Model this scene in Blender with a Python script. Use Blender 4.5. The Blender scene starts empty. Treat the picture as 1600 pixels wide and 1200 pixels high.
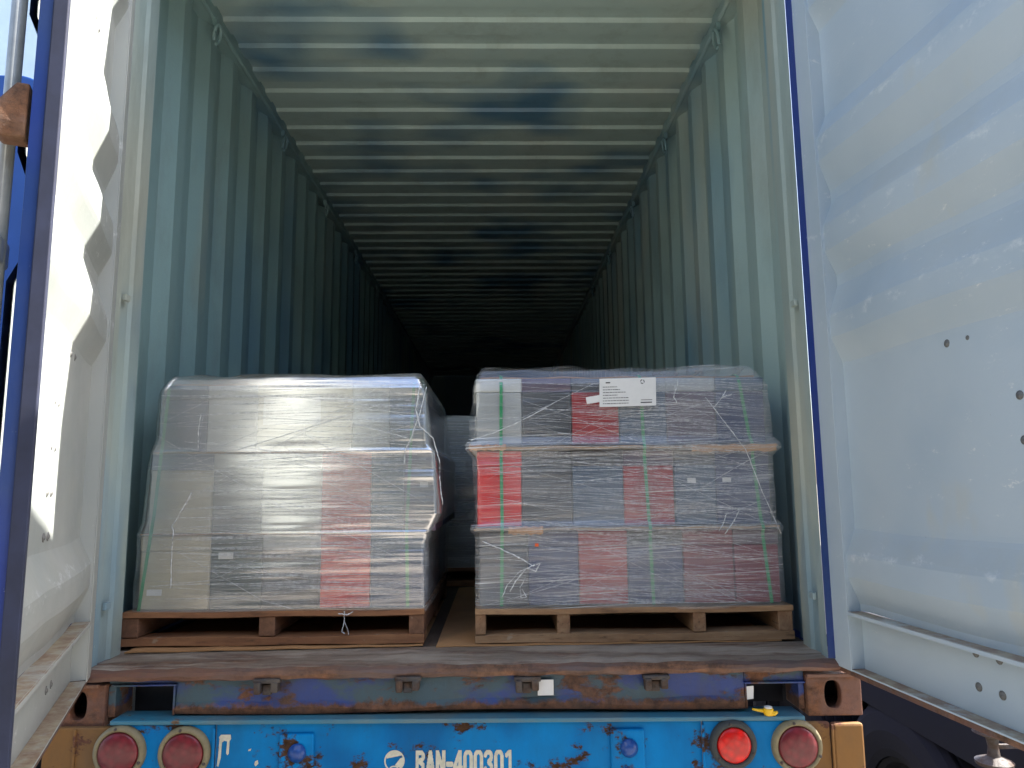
import bpy, math, random
import numpy as np
from mathutils import Matrix, Vector
R = math.radians
S = bpy.context.scene
COL = S.collection
rnd = random.Random(7)

# ------------------------------------------------------------------ camera
cx, cy, cz, yaw, pit, rol, fpx = 0.1205, -2.3284, 0.5316, 0.0202, 0.1378, -0.0098, 1148.186
fw = Vector((math.sin(yaw)*math.cos(pit), math.cos(yaw)*math.cos(pit), math.sin(pit)))
r_ = Vector((math.cos(yaw), -math.sin(yaw), 0)); u_ = r_.cross(fw)
r2 = math.cos(rol)*r_ + math.sin(rol)*u_; u2 = r2.cross(fw)
cam = bpy.data.objects.new('camera', bpy.data.cameras.new('camera')); COL.objects.link(cam)
cam.matrix_world = Matrix(((r2.x, u2.x, -fw.x, cx), (r2.y, u2.y, -fw.y, cy), (r2.z, u2.z, -fw.z, cz), (0, 0, 0, 1)))
cam.data.sensor_width = 36; cam.data.sensor_fit = 'HORIZONTAL'; cam.data.lens = 36*fpx/1600
cam.data.clip_start = 0.02; cam.data.clip_end = 4000
S.camera = cam

# ------------------------------------------------------------------ light
SUN = Vector((2.09, 0.473, 2.13)).normalized()
ELEV = math.asin(SUN.z); AZ = math.atan2(SUN.x, SUN.y)
W = bpy.data.worlds.new('World'); S.world = W; W.use_nodes = True
nt = W.node_tree; nt.nodes.clear()
sky = nt.nodes.new('ShaderNodeTexSky'); sky.sky_type = 'NISHITA'; sky.sun_disc = False
sky.sun_elevation = ELEV; sky.sun_rotation = AZ; sky.air_density = 1.0; sky.dust_density = 3.0; sky.ozone_density = 1.2
bg = nt.nodes.new('ShaderNodeBackground'); bg.inputs['Strength'].default_value = 0.135
wo = nt.nodes.new('ShaderNodeOutputWorld')
nt.links.new(sky.outputs[0], bg.inputs['Color']); nt.links.new(bg.outputs[0], wo.inputs['Surface'])
sl = bpy.data.lights.new('sun', 'SUN'); sl.energy = 5.0; sl.angle = R(0.5); sl.color = (1.0, 0.95, 0.88)
so = bpy.data.objects.new('sun', sl); COL.objects.link(so)
so.rotation_euler = SUN.to_track_quat('Z', 'Y').to_euler()
S.view_settings.view_transform = 'Standard'; S.view_settings.look = 'None'
S.view_settings.gamma = 1; S.view_settings.use_curve_mapping = False
S.view_settings.exposure = 2.1
S.cycles.max_bounces = 10; S.cycles.diffuse_bounces = 6; S.cycles.transparent_max_bounces = 24

# ------------------------------------------------------------------ material helpers
class NB:
    def __init__(s, name):
        s.m = bpy.data.materials.new(name); s.m.use_nodes = True
        s.t = s.m.node_tree; s.t.nodes.clear()
        s.out = s.n('OutputMaterial'); s.p = s.n('BsdfPrincipled')
        s.l(s.p.outputs[0], s.out.inputs[0])
        s.tc = s.n('TexCoord')
    def n(s, k, **kw):
        x = s.t.nodes.new('ShaderNode'+k)
        for a, b in kw.items(): setattr(x, a, b)
        return x
    def l(s, a, b): s.t.links.new(a, b)
    def coord(s, sc=(1, 1, 1), loc=(0, 0, 0), rot=(0, 0, 0)):
        mp = s.n('Mapping'); mp.inputs['Scale'].default_value = sc; mp.inputs['Location'].default_value = loc
        mp.inputs['Rotation'].default_value = rot
        s.l(s.tc.outputs['Object'], mp.inputs[0]); return mp.outputs[0]
    def noise(s, scale, detail=4, rough=.55, co=None, dist=0.0):
        x = s.n('TexNoise'); x.inputs['Scale'].default_value = scale; x.inputs['Detail'].default_value = detail
        x.inputs['Roughness'].default_value = rough; x.inputs['Distortion'].default_value = dist
        s.l(co if co is not None else s.tc.outputs['Object'], x.inputs['Vector']); return x.outputs['Fac']
    def ramp(s, v, lo, hi, a=0., b=1.):
        x = s.n('MapRange'); x.inputs['From Min'].default_value = lo; x.inputs['From Max'].default_value = hi
        x.inputs['To Min'].default_value = a; x.inputs['To Max'].default_value = b
        s.l(v, x.inputs['Value']); return x.outputs[0]
    def math(s, op, a, b=None, clamp=False):
        x = s.n('Math', operation=op); x.use_clamp = clamp
        for i, v in enumerate((a, b)):
            if v is None: continue
            if isinstance(v, (int, float)): x.inputs[i].default_value = v
            else: s.l(v, x.inputs[i])
        return x.outputs[0]
    def mix(s, f, a, b):
        x = s.n('Mix', data_type='RGBA')
        if isinstance(f, (int, float)): x.inputs['Factor'].default_value = f
        else: s.l(f, x.inputs['Factor'])
        for k, v in (('A', a), ('B', b)):
            i = [q for q in x.inputs if q.name == k and q.type == 'RGBA'][0]
            if isinstance(v, tuple): i.default_value = (*v, 1)
            else: s.l(v, i)
        return [q for q in x.outputs if q.type == 'RGBA'][0]
    def bump(s, h, st=.3, d=.002):
        x = s.n('Bump'); x.inputs['Strength'].default_value = st; x.inputs['Distance'].default_value = d
        s.l(h, x.inputs['Height']); s.l(x.outputs[0], s.p.inputs['Normal']); return x.outputs[0]
    def set(s, col=None, rough=None, metal=None, spec=None):
        for k, v in (('Base Color', col), ('Roughness', rough), ('Metallic', metal), ('Specular IOR Level', spec)):
            if v is None: continue
            if isinstance(v, tuple): s.p.inputs[k].default_value = (*v, 1)
            elif isinstance(v, (int, float)): s.p.inputs[k].default_value = v
            else: s.l(v, s.p.inputs[k])
        return s.m

def paint(name, base, alt, alt_scale=1.6, alt_lo=.52, alt_hi=.62, dirt=(.16, .13, .09), dirt_amt=.35, rust=None,
          rust_lo=.66, chips=None, rough=.5, stretch=(1, 1, 1), bump=.25):
    b = NB(name); co = b.coord(stretch)
    c = b.mix(b.ramp(b.noise(alt_scale, 3, .5, co), alt_lo, alt_hi), base, alt)
    c = b.mix(b.math('MULTIPLY', b.ramp(b.noise(3.5, 8, .7, b.coord((1, 1, .35))), .42, .75), dirt_amt), c, dirt)
    fine = b.noise(60, 6, .75)
    c = b.mix(b.ramp(fine, .3, .8, 0, .22), c, tuple(x*.55 for x in base))
    h = b.noise(9, 5, .6)
    if chips:
        k = b.ramp(b.noise(38, 5, .7, b.coord((1, 1, .6), (3, 1, 2))), .70, .73)
        c = b.mix(k, c, chips)
    if rust:
        rn = b.noise(7, 9, .72, b.coord((1, 1, 1.4), (5, 2, 1)))
        k = b.ramp(rn, rust_lo, rust_lo+.045)
        rc = b.mix(b.ramp(b.noise(45, 5, .7), .35, .65), rust, tuple(x*.35 for x in rust))
        c = b.mix(k, c, rc); b.set(rough=b.ramp(k, 0, 1, rough, .9))
    else:
        b.set(rough=b.ramp(h, .3, .8, rough-.1, rough+.2))
    b.bump(b.math('ADD', h, b.math('MULTIPLY', fine, .15)), bump, .004)
    return b.set(col=c)

def flat(name, col, rough=.6, metal=0, spec=.5, var=.25, sc=30):
    b = NB(name)
    c = b.mix(b.ramp(b.noise(sc, 5, .65), .3, .75), col, tuple(x*(1-var) for x in col))
    b.bump(b.noise(sc*3, 3), .15, .001)
    return b.set(c, rough, metal, spec)

# ceiling / wall paint: grey-green with broad blue touched-up patches
def interior(name, a, bcol, lo, hi, sc, st, warm=(.36, .34, .27), wl=.56):
    b = NB(name); co = b.coord(st, (1.3, 0, .7))
    c = b.mix(b.ramp(b.noise(1.1, 2, .5, b.coord((1.5, 1.2, .45), (7, 3, 0))), wl, wl+.18), a, warm)
    c = b.mix(b.ramp(b.noise(sc, 2.2, .5, co), lo, hi), c, bcol)
    c = b.mix(b.ramp(b.noise(5, 9, .75, b.coord((1, 1, .25))), .5, .8, 0, .45), c, (.13, .12, .08))
    sp = b.ramp(b.noise(70, 4, .7, b.coord((1, 1, .35))), .71, .75)
    c = b.mix(b.math('MULTIPLY', sp, .6), c, (.5, .48, .36))
    b.bump(b.math('ADD', b.noise(12, 5), b.noise(90, 3)), .22, .003)
    return b.set(c, b.ramp(b.noise(6, 4), .3, .8, .38, .6))
M = {}
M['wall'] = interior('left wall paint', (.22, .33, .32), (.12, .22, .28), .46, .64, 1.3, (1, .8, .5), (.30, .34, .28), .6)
M['wallright'] = interior('right wall paint', (.32, .43, .41), (.20, .33, .38), .50, .66, 1.5, (1, 1.4, .45), (.40, .43, .37), .50)  # touched-up paint, its base also lighter for bounce off the sunlit door
M['ceil'] = interior('interior roof paint', (.38, .48, .44), (.10, .21, .30), .52, .68, 1.3, (1, 1.1, 1), (.41, .48, .43), .5)
M['post'] = interior('post paint', (.32, .39, .36), (.20, .30, .35), .5, .62, 3, (1, 1, .4), (.45, .43, .33), .5)
# door inside: pale grey paint, scuffed; dust sits on upward slopes
def door_paint(name, c1, c2):
    b = NB(name)
    c = b.mix(b.ramp(b.noise(1.7, 3, .5), .45, .65), c1, c2)
    geo = b.n('NewGeometry'); sep = b.n('SeparateXYZ'); b.l(geo.outputs['Normal'], sep.inputs[0])
    up = b.math('MULTIPLY', b.ramp(sep.outputs['Z'], .25, .6), b.ramp(b.noise(2.6, 6, .6), .38, .6))
    c = b.mix(b.math('MULTIPLY', up, .55), c, (.40, .37, .27))
    sc = b.math('MULTIPLY', b.ramp(b.noise(16, 8, .8, b.coord((1, 1, 2.2), (1, 4, 2))), .60, .66), b.ramp(b.noise(1.9, 2, .5, b.coord((1, 1, 1.5), (4, 2, 9))), .50, .60))
    c = b.mix(b.math('MULTIPLY', sc, .8), c, (.68, .69, .66))
    led = b.math('MULTIPLY', b.ramp(sep.outputs['Z'], .8, .95), b.ramp(b.noise(9, 7, .7), .34, .5))
    c = b.mix(b.math('MULTIPLY', led, .85), c, b.mix(b.ramp(b.noise(22, 5, .7), .4, .6), (.34, .27, .17), (.20, .10, .05)))
    so = b.n('SeparateXYZ'); b.l(b.tc.outputs['Object'], so.inputs[0])
    zn = b.math('ADD', so.outputs['Z'], b.ramp(b.noise(7, 6, .75), .3, .7, -.03, .03))
    cr = None
    for zc in (1.625, 1.325, 1.045, .318):
        g_ = b.ramp(b.math('ABSOLUTE', b.math('SUBTRACT', zn, zc)), .002, .016, 1, 0)
        cr = g_ if cr is None else b.math('MAXIMUM', cr, g_)
    cr = b.math('MULTIPLY', cr, b.ramp(b.noise(9, 7, .8, b.coord((1, 1, 1.6), (2, 1, 6))), .50, .60))
    c = b.mix(b.math('MULTIPLY', cr, .55), c, (.66, .69, .68))
    dk = b.ramp(b.noise(52, 4, .8, b.coord((1, 1, .5), (2, 2, 5))), .735, .76)
    c = b.mix(b.math('MULTIPLY', dk, .55), c, (.20, .17, .13))
    yl = b.ramp(b.noise(3.1, 4, .6, b.coord((1, 1, .5), (9, 9, 1))), .62, .76, 0, .5)
    c = b.mix(yl, c, (.50, .46, .32))
    b.bump(b.math('ADD', b.noise(7, 4), b.math('MULTIPLY', b.noise(80, 4), .2)), .3, .006)
    return b.set(c, b.ramp(b.noise(9, 4), .3, .8, .42, .62))
M['door'] = door_paint('right door inner paint', (.43, .50, .54), (.36, .44, .50))
M['doorleft'] = door_paint('left door inner paint, grimier', (.37, .385, .36), (.30, .325, .31))  # grime, plus a warm darker tone put in for the shaded bounce light
M['blue'] = paint('deep blue outer paint', (.009, .032, .20), (.015, .045, .17), dirt=(.08, .09, .12), dirt_amt=.4, chips=(.45, .47, .5), rough=.38)
M['rubber'] = flat('dusty rubber gasket', (.018, .024, .055), .75, var=.5, sc=14)
def rusty(name, a, b2, r1, lo, hi, sc=3.2, st=(1, 1, 1.6), grime=(.09, .07, .055), zr=None):
    b = NB(name)
    c = b.mix(b.ramp(b.noise(sc*.9, 5, .6, b.coord(st)), .46, .54), a, b2)
    rn = b.noise(sc, 9, .68, b.coord(st, (4.2, 1, 2.7)))
    k = b.ramp(rn, lo, hi)
    if zr:
        sz = b.n('SeparateXYZ'); b.l(b.tc.outputs['Object'], sz.inputs[0])
        zz_ = b.math('ADD', sz.outputs['Z'], b.ramp(b.noise(8, 7, .75), .3, .7, -.022, .022))
        k = b.math('MAXIMUM', k, b.ramp(zz_, zr[0], zr[1], 1, 0))
    rc = b.mix(b.ramp(b.noise(26, 8, .75), .38, .62), r1, tuple(x*.30 for x in r1))
    rc = b.mix(b.ramp(b.noise(11, 5, .6, b.coord((1, 1, 1), (8, 8, 8))), .55, .68), rc, (.10, .055, .045))
    c = b.mix(k, c, rc)
    c = b.mix(b.ramp(b.noise(5, 9, .75, b.coord((1, 1, .5), (1, 7, 3))), .45, .75, 0, .75), c, grime)
    b.bump(b.math('ADD', b.math('MULTIPLY', k, .5), b.math('ADD', b.noise(30, 8, .75), b.noise(8, 4))), .6, .005)
    return b.set(c, b.ramp(k, 0, 1, .5, .9))
M['sill'] = rusty('rusty blue sill paint', (.018, .045, .19), (.035, .075, .10), (.19, .085, .045), .53, .58, 5, (.8, 1, 1.6), (.05, .045, .04), (-.118, -.104))
M['casting'] = rusty('rusted corner casting', (.16, .062, .035), (.13, .055, .035), (.22, .09, .04), .45, .6, 6)
M['plate'] = rusty('worn threshold plate', (.34, .285, .23), (.22, .17, .13), (.22, .115, .07), .48, .62, 4, (.45, 2.6, 2), (.10, .075, .06))
M['liprust'] = rusty('rust brown sill edge', (.16, .075, .05), (.11, .07, .06), (.25, .12, .065), .45, .6, 5, (.4, 2, 2))
M['chassis'] = paint('bright blue chassis paint', (.0, .20, .52), (.0, .13, .38), alt_scale=2.5, dirt=(.02, .045, .05), dirt_amt=.5, rust=(.085, .045, .025), rust_lo=.56, rough=.55)
M['chassis'].node_tree.nodes['Principled BSDF'].inputs['Specular IOR Level'].default_value = .12
M['chassislip'] = paint('weathered blue lip paint', (.03, .17, .26), (.09, .19, .22), alt_scale=3.5, dirt=(.16, .13, .10), dirt_amt=.6, rust=(.2, .12, .07), rust_lo=.62, rough=.5)
M['yellow'] = paint('faded orange yellow paint', (.22, .10, .020), (.12, .052, .018), dirt=(.10, .065, .035), dirt_amt=.9, rust=(.13, .05, .028), rust_lo=.55, rough=.75)
M['dark'] = flat('black grimy steel', (.015, .017, .024), .7)
M['bezel'] = flat('dirty cream lamp bezel', (.27, .225, .125), .6, var=.6, sc=14)
M['bezelblack'] = flat('dusty black lamp ring', (.045, .05, .05), .7, var=.4)
M['rod'] = flat('grey galvanised rod', (.40, .42, .41), .45, .3)
M['rustmetal'] = rusty('rust metal', (.17, .085, .04), (.12, .06, .03), (.20, .09, .04), .45, .6, 9)
M['lug'] = rusty('greasy rusted lug', (.06, .05, .045), (.03, .03, .035), (.10, .06, .04), .45, .6, 14)
M['boltmetal'] = flat('weathered painted bolt', (.20, .20, .19), .6, var=.7, sc=120)
M['white'] = flat('white paper sticker', (.70, .70, .68), .6, var=.1)
M['stencil'] = flat('faded cream stencil paint', (.62, .60, .48), .6, var=.3, sc=60)
M['plasticyellow'] = flat('yellow plastic', (.85, .50, .01), .35, var=.1)
M['tyredark'] = flat('black tyre rubber', (.009, .010, .016), .9, var=.3, sc=20)
M['trailersteel'] = flat('near black trailer steel', (.004, .005, .009), .85)  # near black base tone for the parked trailer's steel
M['tyre'] = flat('dusty tyre rubber', (.028, .03, .036), .85, var=.4, sc=20)
M['bluetruck'] = flat('blue truck paint', (.012, .07, .30), .35, var=.3, sc=2)
M['paleblue'] = flat('pale blue container paint', (.60, .72, .78), .5, var=.15, sc=2)
M['ink'] = flat('dark printed ink', (.06, .06, .06), .7, var=0)

def lens_mat(name, col, rough=.18):
    b = NB(name)
    v = b.n('TexVoronoi'); v.inputs['Scale'].default_value = 55; b.l(b.tc.outputs['Object'], v.inputs['Vector'])
    c = b.mix(b.ramp(v.outputs['Distance'], .0, .7), col, tuple(x*.6 for x in col))
    c = b.mix(b.ramp(b.noise(8, 5, .7), .5, .75, 0, .5), c, (.12, .07, .06))
    b.bump(v.outputs['Distance'], .4, .002)
    return b.set(c, rough)
M['lensred'] = lens_mat('bright red lens', (.85, .006, .002), .3)
M['lensdark'] = lens_mat('dull maroon lens', (.20, .012, .022), .35)

def wood(name, a, bcol, sx=(3, 26, 26), dark=(.08, .04, .02)):
    b = NB(name)
    c = b.mix(b.ramp(b.noise(1, 7, .65, b.coord(sx), .4), .38, .60), a, bcol)
    c = b.mix(b.ramp(b.noise(1, 5, .7, b.coord(tuple(q*3.2 for q in sx), (3, 3, 3))), .56, .66, 0, .75), c, dark)
    c = b.mix(b.ramp(b.noise(14, 4, .6), .66, .72, 0, .6), c, (.45, .36, .26))
    c = b.mix(b.ramp(b.noise(4, 6, .7), .50, .8, 0, .65), c, dark)
    b.bump(b.noise(1.6, 6, .7, b.coord(sx)), .5, .002)
    return b.set(c, .8)
M['woodred'] = wood('old reddish pallet wood', (.38, .18, .08), (.24, .105, .048))
M['woodtan'] = wood('tan pallet wood', (.42, .26, .14), (.30, .165, .08))
M['woodtan_end'] = wood('tan pallet wood along depth', (.38, .22, .115), (.27, .14, .07), (26, 3, 26))
M['woodred_end'] = wood('red pallet wood along depth', (.25, .12, .065), (.16, .075, .04), (26, 3, 26))
M['ply'] = wood('grimy plywood floor', (.12, .08, .05), (.07, .05, .035), (26, 3, 26))
M['card'] = flat('brown corrugated cardboard', (.46, .24, .10), .85, var=.3, sc=5)
M['cardpale'] = flat('pale cardboard layer sheet', (.36, .24, .14), .85, var=.25, sc=6)
def strapm():
    b = NB('green plastic strap'); b.bump(b.noise(1, 2, .5, b.coord((300, 300, 60))), .4, .001)
    return b.set((.004, .25, .08), .35)
M['strap'] = strapm()

BC = {'grey': (.34, .36, .36), 'white': (.66, .65, .58), 'beige': (.52, .46, .32), 'pale grey': (.50, .52, .51), 'dark grey': (.055, .06, .07),
      'black': (.02, .023, .028), 'navy blue': (.012, .028, .11), 'blue grey': (.06, .10, .16), 'red': (.62, .006, .008), 'dull red': (.33, .012, .018),
      'maroon': (.17, .004, .022), 'dark green': (.01, .045, .05), 'plum grey': (.09, .06, .095)}
for k, v in BC.items():
    M['box '+k] = flat('plastic case '+k, v, .45, var=.22, sc=9)

# ------------------------------------------------------------------ stretch film
def film(name, seed, cover=.36, streak=.5, skew=.05, tint=(.80, .82, .84), gloss=.30, grough=.15):
    b = NB(name)
    co = b.coord((1, 1, 1), (seed, seed*.3, seed*.7), (0, skew, 0))
    def cs(sc):
        mp = b.n('Mapping'); mp.inputs['Scale'].default_value = sc; b.l(co, mp.inputs[0]); return mp.outputs[0]
    warp = b.noise(2.2, 3, .5, co)
    s1 = b.noise(1, 4, .62, cs((2.2, 2.2, 150)), .0)
    s2 = b.noise(1, 3, .6, cs((1.3, 1.3, 340)))
    s3 = b.noise(1, 3, .6, cs((1.6, 1.6, 24)))
    fil = b.ramp(s2, .60, .67)           # bright filaments
    fine = b.ramp(s1, .53, .68)
    broad = b.ramp(s3, .42, .70)
    dens = b.math('ADD', b.math('MULTIPLY', fine, streak*.42), b.math('MULTIPLY', fil, streak*1.1))
    dens = b.math('MULTIPLY', dens, b.ramp(b.noise(3.2, 3, .6, cs((1, 1, 1.6))), .34, .66, .25, 1.3))
    dens = b.math('ADD', dens, b.math('MULTIPLY', broad, .08))
    dens = b.math('ADD', dens, b.ramp(warp, .36, .66, cover-.08, cover+.12))
    dens = b.math('MAXIMUM', b.math('MINIMUM', dens, .95), .01)
    h = b.math('ADD', b.math('MULTIPLY', s1, .8), b.math('ADD', b.math('MULTIPLY', s2, .35), b.math('MULTIPLY', s3, .8)))
    nrm = b.bump(h, .8, .0028)
    b2 = b.n('Bump'); b2.inputs['Strength'].default_value = .5; b2.inputs['Distance'].default_value = .0016; b.l(h, b2.inputs['Height'])
    b.set(tint, .45, 0, .3)
    tr = b.n('BsdfTransparent'); mx = b.n('MixShader')
    b.l(dens, mx.inputs[0]); b.l(tr.outputs[0], mx.inputs[1]); b.l(b.p.outputs[0], mx.inputs[2])
    gl = b.n('BsdfGlossy'); gl.inputs['Roughness'].default_value = grough; gl.inputs['Color'].default_value = (1, 1, 1, 1)
    b.l(b2.outputs[0], gl.inputs['Normal'])
    sz = b.n('SeparateXYZ'); b.l(b.tc.outputs['Object'], sz.inputs[0])
    m2 = b.n('MixShader'); b.l(b.ramp(b.math('ADD', sz.outputs['Z'], b.ramp(b.noise(4, 3), .3, .7, -.06, .06)), .20, .48, gloss*.35, gloss), m2.inputs[0])
    b.l(mx.outputs[0], m2.inputs[1]); b.l(gl.outputs[0], m2.inputs[2]); b.l(m2.outputs[0], b.out.inputs[0])
    return b.m
M['film left'] = film('stretch film left', 1.7, .08, .50, -.015, gloss=.56, grough=.22)
M['film right'] = film('stretch film right', 5.1, .05, .52, .05, gloss=.08)
M['film rear'] = film('stretch film rear', 9.3, .28, .5, .0, gloss=.10, tint=(.8, .79, .75))
bf = NB('twisted film'); bf.bump(bf.noise(140, 4), .6, .003); bf.set((.74, .76, .78), .25)
_t = bf.n('BsdfTransparent'); _m = bf.n('MixShader'); bf.l(bf.ramp(bf.noise(60, 4, .7), .35, .6, .35, .95), _m.inputs[0])
bf.l(_t.outputs[0], _m.inputs[1]); bf.l(bf.p.outputs[0], _m.inputs[2]); bf.l(_m.outputs[0], bf.out.inputs[0]); M['twist'] = bf.m

# ------------------------------------------------------------------ mesh helpers
class MB:
    def __init__(s): s.v = []; s.f = []; s.mi = []; s.sm = False
    def add(s, vs, fs, mi=0):
        o = len(s.v); s.v += [tuple(v) for v in vs]; s.f += [tuple(i+o for i in f) for f in fs]; s.mi += [mi]*len(fs); return s
    def box(s, x0, x1, y0, y1, z0, z1, mi=0, fn=None):
        vs = [(x, y, z) for z in (z0, z1) for y in (y0, y1) for x in (x0, x1)]
        if fn: vs = [fn(*v) for v in vs]
        return s.add(vs, [(0, 2, 3, 1), (4, 5, 7, 6), (0, 1, 5, 4), (2, 6, 7, 3), (0, 4, 6, 2), (1, 3, 7, 5)], mi)
    def strip(s, A, B, mi=0):
        n = len(A); return s.add(list(A)+list(B), [(i, i+1, n+i+1, n+i) for i in range(n-1)], mi)
    def tube(s, pts, r, n=10, mi=0, cap=True, rz=None):
        pts = [Vector(p) for p in pts]; rings = []
        for i, p in enumerate(pts):
            t = (pts[min(i+1, len(pts)-1)]-pts[max(i-1, 0)]).normalized()
            a = t.cross(Vector((0, 0, 1))); a = a.normalized() if a.length > .05 else t.cross(Vector((0, 1, 0))).normalized()
            b = t.cross(a); rr = r[i] if isinstance(r, (list, tuple)) else r
            rings.append([p+a*rr*math.cos(2*math.pi*k/n)+b*rr*math.sin(2*math.pi*k/n) for k in range(n)])
        vs = [q for g in rings for q in g]; fs = []
        for i in range(len(pts)-1):
            for k in range(n): fs.append((i*n+k, i*n+(k+1) % n, (i+1)*n+(k+1) % n, (i+1)*n+k))
        if cap: fs += [tuple(range(n)), tuple((len(pts)-1)*n+k for k in range(n))]
        return s.add(vs, fs, mi)
    def lathe(s, prof, n=32, c=(0, 0, 0), axis='y', mi=0):
        # prof: (radius, offset along axis)
        vs = []; fs = []
        for r, h in prof:
            for k in range(n):
                a = 2*math.pi*k/n; p, q = r*math.cos(a), r*math.sin(a)
                vs.append((c[0]+p, c[1]+h, c[2]+q) if axis == 'y' else ((c[0]+h, c[1]+p, c[2]+q) if axis == 'x' else (c[0]+p, c[1]+q, c[2]+h)))
        for i in range(len(prof)-1):
            for k in range(n): fs.append((i*n+k, i*n+(k+1) % n, (i+1)*n+(k+1) % n, (i+1)*n+k))
        return s.add(vs, fs, mi)
    def build(s, name, mats, parent=None, fn=None, smooth=False, bevel=0, label=None):
        me = bpy.data.meshes.new(name)
        vs = [fn(*v) for v in s.v] if fn else s.v
        me.from_pydata([tuple(v) for v in vs], [], s.f)
        for m in (mats if isinstance(mats, (list, tuple)) else [mats]): me.materials.append(M[m] if isinstance(m, str) else m)
        me.polygons.foreach_set('material_index', s.mi)
        import bmesh
        bm = bmesh.new(); bm.from_mesh(me)
        bmesh.ops.recalc_face_normals(bm, faces=bm.faces); bm.to_mesh(me); bm.free()
        if smooth: me.polygons.foreach_set('use_smooth', [True]*len(me.polygons))
        o = bpy.data.objects.new(name, me); COL.objects.link(o)
        if parent: o.parent = parent
        if bevel:
            bv = o.modifiers.new('bevel', 'BEVEL'); bv.width = bevel; bv.segments = 2; bv.limit_method = 'ANGLE'; bv.angle_limit = R(40)
        if label: o['label'] = label
        return o
def tag(o, label=None, cat=None, group=None, kind=None):
    if label: o['label'] = label
    if cat: o['category'] = cat
    if group: o['group'] = group
    if kind: o['kind'] = kind
    return o
def thing(name, label, cat, group=None, loc=(0, 0, 0)):
    o = bpy.data.objects.new(name, None); COL.objects.link(o); o.empty_display_size = .1; o.location = loc
    return tag(o, label, cat, group)
def bx(name, mats, parent, x0, x1, y0, y1, z0, z1, bevel=0, fn=None, label=None):
    return MB().box(x0, x1, y0, y1, z0, z1, 0).build(name, mats, parent, fn, bevel=bevel, label=label)
def local(parent):                       # world coordinates -> coordinates of a thing that only has a location
    l = parent.location
    return lambda x, y, z: (x-l.x, y-l.y, z-l.z)
def plate_hole(mb, x0, x1, z0, z1, y0, y1, hx, hz, rx, rz, n=28, mi=0, fn=None):
    """slab with a rounded hole through it along y"""
    import cmath
    inner = []; outer = []
    for k in range(n):
        a = 2*math.pi*(k+.5)/n; ca, sa = math.cos(a), math.sin(a)
        px = hx+rx*math.copysign(abs(ca)**.75, ca); pz = hz+rz*math.copysign(abs(sa)**.75, sa)
        inner.append((px, pz))
        dx, dz = px-hx, pz-hz; t = 1e9
        if dx > 1e-9: t = min(t, (x1-hx)/dx)
        if dx < -1e-9: t = min(t, (x0-hx)/dx)
        if dz > 1e-9: t = min(t, (z1-hz)/dz)
        if dz < -1e-9: t = min(t, (z0-hz)/dz)
        outer.append((hx+dx*t, hz+dz*t))
    for cxn, czn in ((x0, z0), (x1, z0), (x1, z1), (x0, z1)):      # snap nearest to the corners
        j = min(range(n), key=lambda k: (outer[k][0]-cxn)**2+(outer[k][1]-czn)**2); outer[j] = (cxn, czn)
    vs = [(p[0], y0, p[1]) for p in inner]+[(p[0], y0, p[1]) for p in outer]+[(p[0], y1, p[1]) for p in inner]+[(p[0], y1, p[1]) for p in outer]
    fs = []
    for k in range(n):
        j = (k+1) % n
        fs += [(k, j, n+j, n+k), (2*n+k, 3*n+k, 3*n+j, 2*n+j), (k, 2*n+k, 2*n+j, j), (n+k, n+j, 3*n+j, 3*n+k)]
    if fn: vs = [fn(*v) for v in vs]
    mb.add(vs, fs, mi)

GZ = -1.40
# ------------------------------------------------------------------ ground
def ground_mat():
    b = NB('yard concrete')
    c = b.mix(b.ramp(b.noise(.35, 6, .6), .4, .65), (.27, .245, .205), (.20, .185, .16))
    c = b.mix(b.ramp(b.noise(3, 8, .7), .5, .8, 0, .6), c, (.14, .13, .12))
    b.bump(b.noise(40, 6, .7), .4, .005); return b.set(c, .85)
M['ground'] = ground_mat()
g = MB().add([(-1500, -1500, GZ), (1500, -1500, GZ), (1500, 1500, GZ), (-1500, 1500, GZ)], [(0, 1, 2, 3)]).build('ground', 'ground')
tag(g, kind='structure')

# ------------------------------------------------------------------ container body
LEN = 12.05; HX = 1.175; CEIL = 2.695
cont = thing('shipping_container', 'blue steel shipping container seen through its open rear doors, grey green inside', 'container')
# side walls : corrugated sheet, vertical folds
PROF = [(0, 0), (.070, 0), (.138, .036), (.210, .036), (.278, 0)]
def wall(sx, y0=.20, y1=LEN):
    pts = []; y = y0+.05; pts.append((y0, 0.0))
    while y < y1-.3:
        for dy, dx in PROF[:-1]: pts.append((y+dy, dx))
        y += .278
    pts.append((y, 0)); pts.append((y1, 0))
    mb = MB()
    def line(z, off): return [(sx*(HX+dx+off), yy, z) for yy, dx in pts]
    zs = [-.01, .9, 1.8, 2.64]
    for a, b in zip(zs[:-1], zs[1:]): mb.strip(line(a, 0), line(b, 0), 0)
    mb.strip(line(0, .003), line(2.64, .003), 1)
    return mb.build('side_wall', ['wall' if sx < 0 else 'wallright', 'blue'], cont)
wall(-1); wall(1)
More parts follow.
